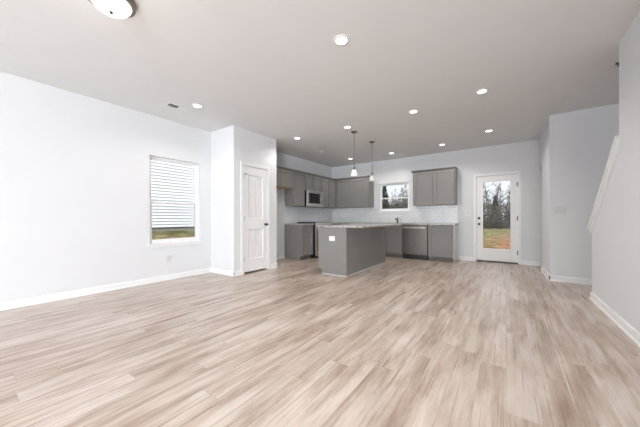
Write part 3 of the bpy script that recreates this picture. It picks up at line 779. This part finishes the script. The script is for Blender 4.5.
def register(label, x, y, lx, ly, split):
    """ceiling air register, louvres across the short side; local x short, y long"""
    r = thing('ceiling_vent', label, 'vent', (x, y, H), 0, 'ceiling vents')
    f = MB(); fw = 0.018
    for a, b, c_, d in ((-lx / 2, -lx / 2 + fw, -ly / 2, ly / 2), (lx / 2 - fw, lx / 2, -ly / 2, ly / 2), (-lx / 2 + fw, lx / 2 - fw, -ly / 2, -ly / 2 + fw), (-lx / 2 + fw, lx / 2 - fw, ly / 2 - fw, ly / 2)):
        f.box(a, b, c_, d, -0.006, -0.0006)
    f.build('vent_frame', M['trim'], r)
    MB().box(-lx / 2 + fw, lx / 2 - fw, -ly / 2 + fw, ly / 2 - fw, -0.002, -0.0006).build('vent_duct', M['duct'], r)
    y_ = -ly / 2 + fw + 0.008
    while y_ < ly / 2 - fw - 0.008:
        s_ = -1 if y_ < split else 1
        b = MB(); b.prism([(y_ - 0.004 * s_, -0.0022), (y_ + 0.006 * s_, -0.012), (y_ + 0.0072 * s_, -0.0112), (y_ - 0.0028 * s_, -0.0022)], 'x', -lx / 2 + fw, lx / 2 - fw)
        b.build('louver', M['trim'], r); y_ += 0.0155
    return r
register('white ceiling vent with louvres near the side window', -4.075, 2.06, 0.14, 0.32, 0.0)
register('small ceiling vent over the range side of the kitchen', -3.82, 5.47, 0.14, 0.26, -0.02)
register('small ceiling vent against the end wall above the kitchen window', -2.40, 7.10, 0.30, 0.12, 0.0)
cf = MB(); cf.lathe([(0, -0.0006), (0.03, -0.0006), (0.028, -0.008), (0.012, -0.012), (0.010, -0.03), (0.018, -0.034), (0, -0.036)], (0, 0, 0), 16)
tag(cf.build('sprinkler', M['bronze'], loc=(1.018, 4.27, H), smooth=True), 'tiny dark fitting on the ceiling at the edge of the stair wall', 'ceiling fitting')

# ------------------------------------------------------------------ outside
def gz(x, y):
    z = -0.28
    if y > 7.3:
        t_ = min(1, (y - 7.3) / 2.0); z = -0.28 + 0.06 * t_ + max(0, y - 9.3) * 0.0125
        z += 0.05 * math.sin(x * 1.1 + y * 0.5) * t_ * (1 if y < 20 else 0.5)
    if x < -4.85:
        d = -x
        s_ = 0.63 - 0.12 * (9.5 - d) if d > 7.0 else 0.33 - (7.0 - d) * 0.28
        s_ = min(s_, 0.63)
        k = 1.0 if y < 8 else max(0.0, 1 - (y - 8) / 6.0)
        z = z * (1 - k) + s_ * k
    return z
g = MB()
xs = [-46 + 2 * i for i in range(17)] + [-13 + 0.5 * i for i in range(45)] + [10 + 3 * i for i in range(8)]
ys = [-8, -4, -2, 0] + [1 + 0.5 * i for i in range(13)] + [7.3, 7.6] + [8 + 0.5 * i for i in range(34)] + [25.5 + 2.5 * i for i in range(16)]
V = [[g.bm.verts.new((x, y, gz(x, y))) for x in xs] for y in ys]
for r_ in range(len(ys) - 1):
    for c_ in range(len(xs) - 1): g.bm.faces.new((V[r_][c_], V[r_][c_ + 1], V[r_ + 1][c_ + 1], V[r_ + 1][c_]))
struct(g.build('ground', M['ground'], smooth=True), 'patchy grass and red clay yard behind the house', 'ground')

# neighbouring house
nh = thing('neighbouring_house', 'neighbouring house with white lap siding outside the side window', 'house', (-9.5, 3.0, 0))
sd_ = MB(); ex = 0.102; zb = 0.765; n = 32
for i in range(n):
    za = zb + i * ex
    sd_.prism([(0.0, za), (0.036, za), (0.003, za + ex), (0.0, za + ex)], 'y', -7.0, 8.0)
sd_.box(-6.0, 0.0, -7.0, 8.0, zb, zb + n * ex)
sd_.build('siding', M['siding'], nh)
MB().box(-5.98, -0.02, -6.98, 7.98, 0.2, zb - 0.001).build('foundation', M['concrete'], nh)
rf = MB(); zt = zb + n * ex
rf.prism([(0.45, zt + 0.001), (0.45, zt + 0.16), (-3.0, zt + 1.7), (-6.45, zt + 0.16), (-6.45, zt + 0.001)], 'y', -7.4, 8.4); rf.build('roof', M['shingle'], nh)

# woods beyond the yard
def bare_tree(seed, h):
    rnd = random.Random(seed); trunk = MB(); br = MB()
    pts = [Vector((0, 0, -0.2))]; p = Vector((0, 0, -0.2)); d = Vector((rnd.uniform(-.06, .06), rnd.uniform(-.06, .06), 1))
    n = 7
    for i in range(n):
        d = (d + Vector((rnd.uniform(-.10, .10), rnd.uniform(-.10, .10), 0.1))).normalized(); p = p + d * (h * 0.92 / n); pts.append(p.copy())
    r0 = h * 0.017
    trunk.tube(pts, [r0 * (1 - 0.86 * i / n) for i in range(n + 1)], 6)
    def grow(p0, d0, L, r, depth):
        q = [p0.copy()]; d = d0.copy(); p_ = p0.copy()
        for i in range(3):
            d = (d + Vector((rnd.uniform(-.25, .25), rnd.uniform(-.25, .25), rnd.uniform(-.05, .28)))).normalized(); p_ = p_ + d * L / 3; q.append(p_.copy())
        br.tube(q, [r, r * .8, r * .6, r * .35], 3, cap=False)
        if depth > 0:
            for k in range(4 if depth > 1 else 3):
                i = rnd.randint(1, 3); nd = (d + Vector((rnd.uniform(-.9, .9), rnd.uniform(-.9, .9), rnd.uniform(-.2, .7)))).normalized()
                grow(q[i], nd, L * rnd.uniform(.45, .7), r * .55, depth - 1)
    for i in range(2, n + 1):
        for k in range(3):
            a = rnd.uniform(0, 2 * PI); t_ = i / n
            grow(pts[i], Vector((math.cos(a), math.sin(a), rnd.uniform(.3, 1.1))).normalized(), h * rnd.uniform(.12, .20) * (1.15 - .6 * t_), r0 * (.55 - .35 * t_), 2)
    return trunk, br
def leafy(mb, c, rx, rz, n, s, rnd):
    for k in range(n):
        v = Vector((rnd.gauss(0, 1), rnd.gauss(0, 1), rnd.gauss(0, 1))).normalized() * rnd.uniform(.35, 1) ** .5
        p = Vector((c[0] + v.x * rx, c[1] + v.y * rx, c[2] + v.z * rz))
        a = Vector((rnd.uniform(-1, 1), rnd.uniform(-1, 1), rnd.uniform(-1, 1))).normalized() * s * rnd.uniform(.6, 1.3)
        b_ = a.cross(Vector((rnd.uniform(-1, 1), rnd.uniform(-1, 1), rnd.uniform(-1, 1)))).normalized() * s * rnd.uniform(.5, 1)
        mb.bm.faces.new([mb.bm.verts.new(p + a), mb.bm.verts.new(p + b_), mb.bm.verts.new(p - a), mb.bm.verts.new(p - b_)])
protos = []
for k in range(4):
    r = thing('bare_tree', '', 'tree'); t_, b_ = bare_tree(k + 3, 5.2); t_.build('trunk', M['bark'], r); b_.build('branches', M['twig'], r); protos.append(r)
rnd = random.Random(11)
BT_ = 'bare trees at the wood edge'
spots = []
tries = 0
while len(spots) < 50 and tries < 6000:
    tries += 1
    y = rnd.uniform(34, 58); w_ = 'd' if rnd.random() < 0.42 else 'k'
    x = y * rnd.uniform(-.085, .035) if w_ == 'd' else y * rnd.uniform(-.43, -.275)
    if all(math.hypot(x - q[0], y - q[1]) > 2.25 for q in spots): spots.append((x, y, w_))
for k, (x, y, w_) in enumerate(spots):
    o = protos[k] if k < 4 else copy_tree(protos[k % 4])
    sc = rnd.uniform(.85, 1.15) * (0.72 + 0.28 * y / 36)
    o.location = (x, y, gz(x, y)); o.scale = (sc, sc, sc); o.rotation_euler = (0, 0, rnd.uniform(0, 6.28)); o['group'] = BT_ if w_ == 'd' else BT_ + ' beyond the window'
    o['label'] = 'bare brown winter tree at the wood edge seen through the glazed back door' if w_ == 'd' else 'bare brown winter tree at the wood edge seen through the kitchen window'
def evergreen(label, x, y, h, rad, seed, tall):
    r = thing('evergreen_tree', label, 'tree', (x, y, gz(x, y))); rnd = random.Random(seed)
    MB().tube([(0, 0, -0.2), (0.03, 0, h * .5), (0, 0.02, h * .95)], [h * .02, h * .014, h * .004], 7).build('trunk', M['bark'], r)
    m = MB()
    for k in range(9):
        t_ = k / 8; z = h * (.22 + .74 * t_) if tall else h * (.15 + .8 * t_)
        leafy(m, (rnd.uniform(-.1, .1), rnd.uniform(-.1, .1), z), rad * (1.0 - .82 * t_), h * .07, 170, .10, rnd)
    m.build('foliage', M['needles'], r)
    return r
evergreen('dark green evergreen in the middle of the glazed back door view', -0.95, 32.6, 3.1, .55, 5, True)
evergreen('dark evergreen at the lower window corner nearest the corner cabinet', -12.75, 32.6, 5.2, 1.0, 6, True)
evergreen('low green cedar by the far side of the glazed door view', 0.2, 32.4, 1.7, .5, 7, False)
evergreen('low green cedar near the far side of the kitchen window view', -10.5, 32.4, 2.4, .8, 8, False)
ub = MB(); rnd = random.Random(4)
for k in range(300):
    x = rnd.uniform(-18, 5); y = rnd.uniform(29.6, 30.8); h = (rnd.uniform(.5, 2.6) if k % 3 else rnd.uniform(.4, 1.2)) * (1.3 if x < -7 else 1.0)
    leafy(ub, (x, y, gz(x, y) + h * .5), .55, h * .6, 55, .10, rnd)
for k in range(170):
    x = rnd.uniform(-14.5, -8.5); y = rnd.uniform(29.6, 30.8); h = rnd.uniform(1.2, 3.3)
    leafy(ub, (x, y, gz(x, y) + h * .5), .55, h * .6, 60, .10, rnd)
tag(ub.build('undergrowth', M['brush']), 'tangled brown undergrowth at the foot of the bare trees', 'undergrowth', kind='stuff')
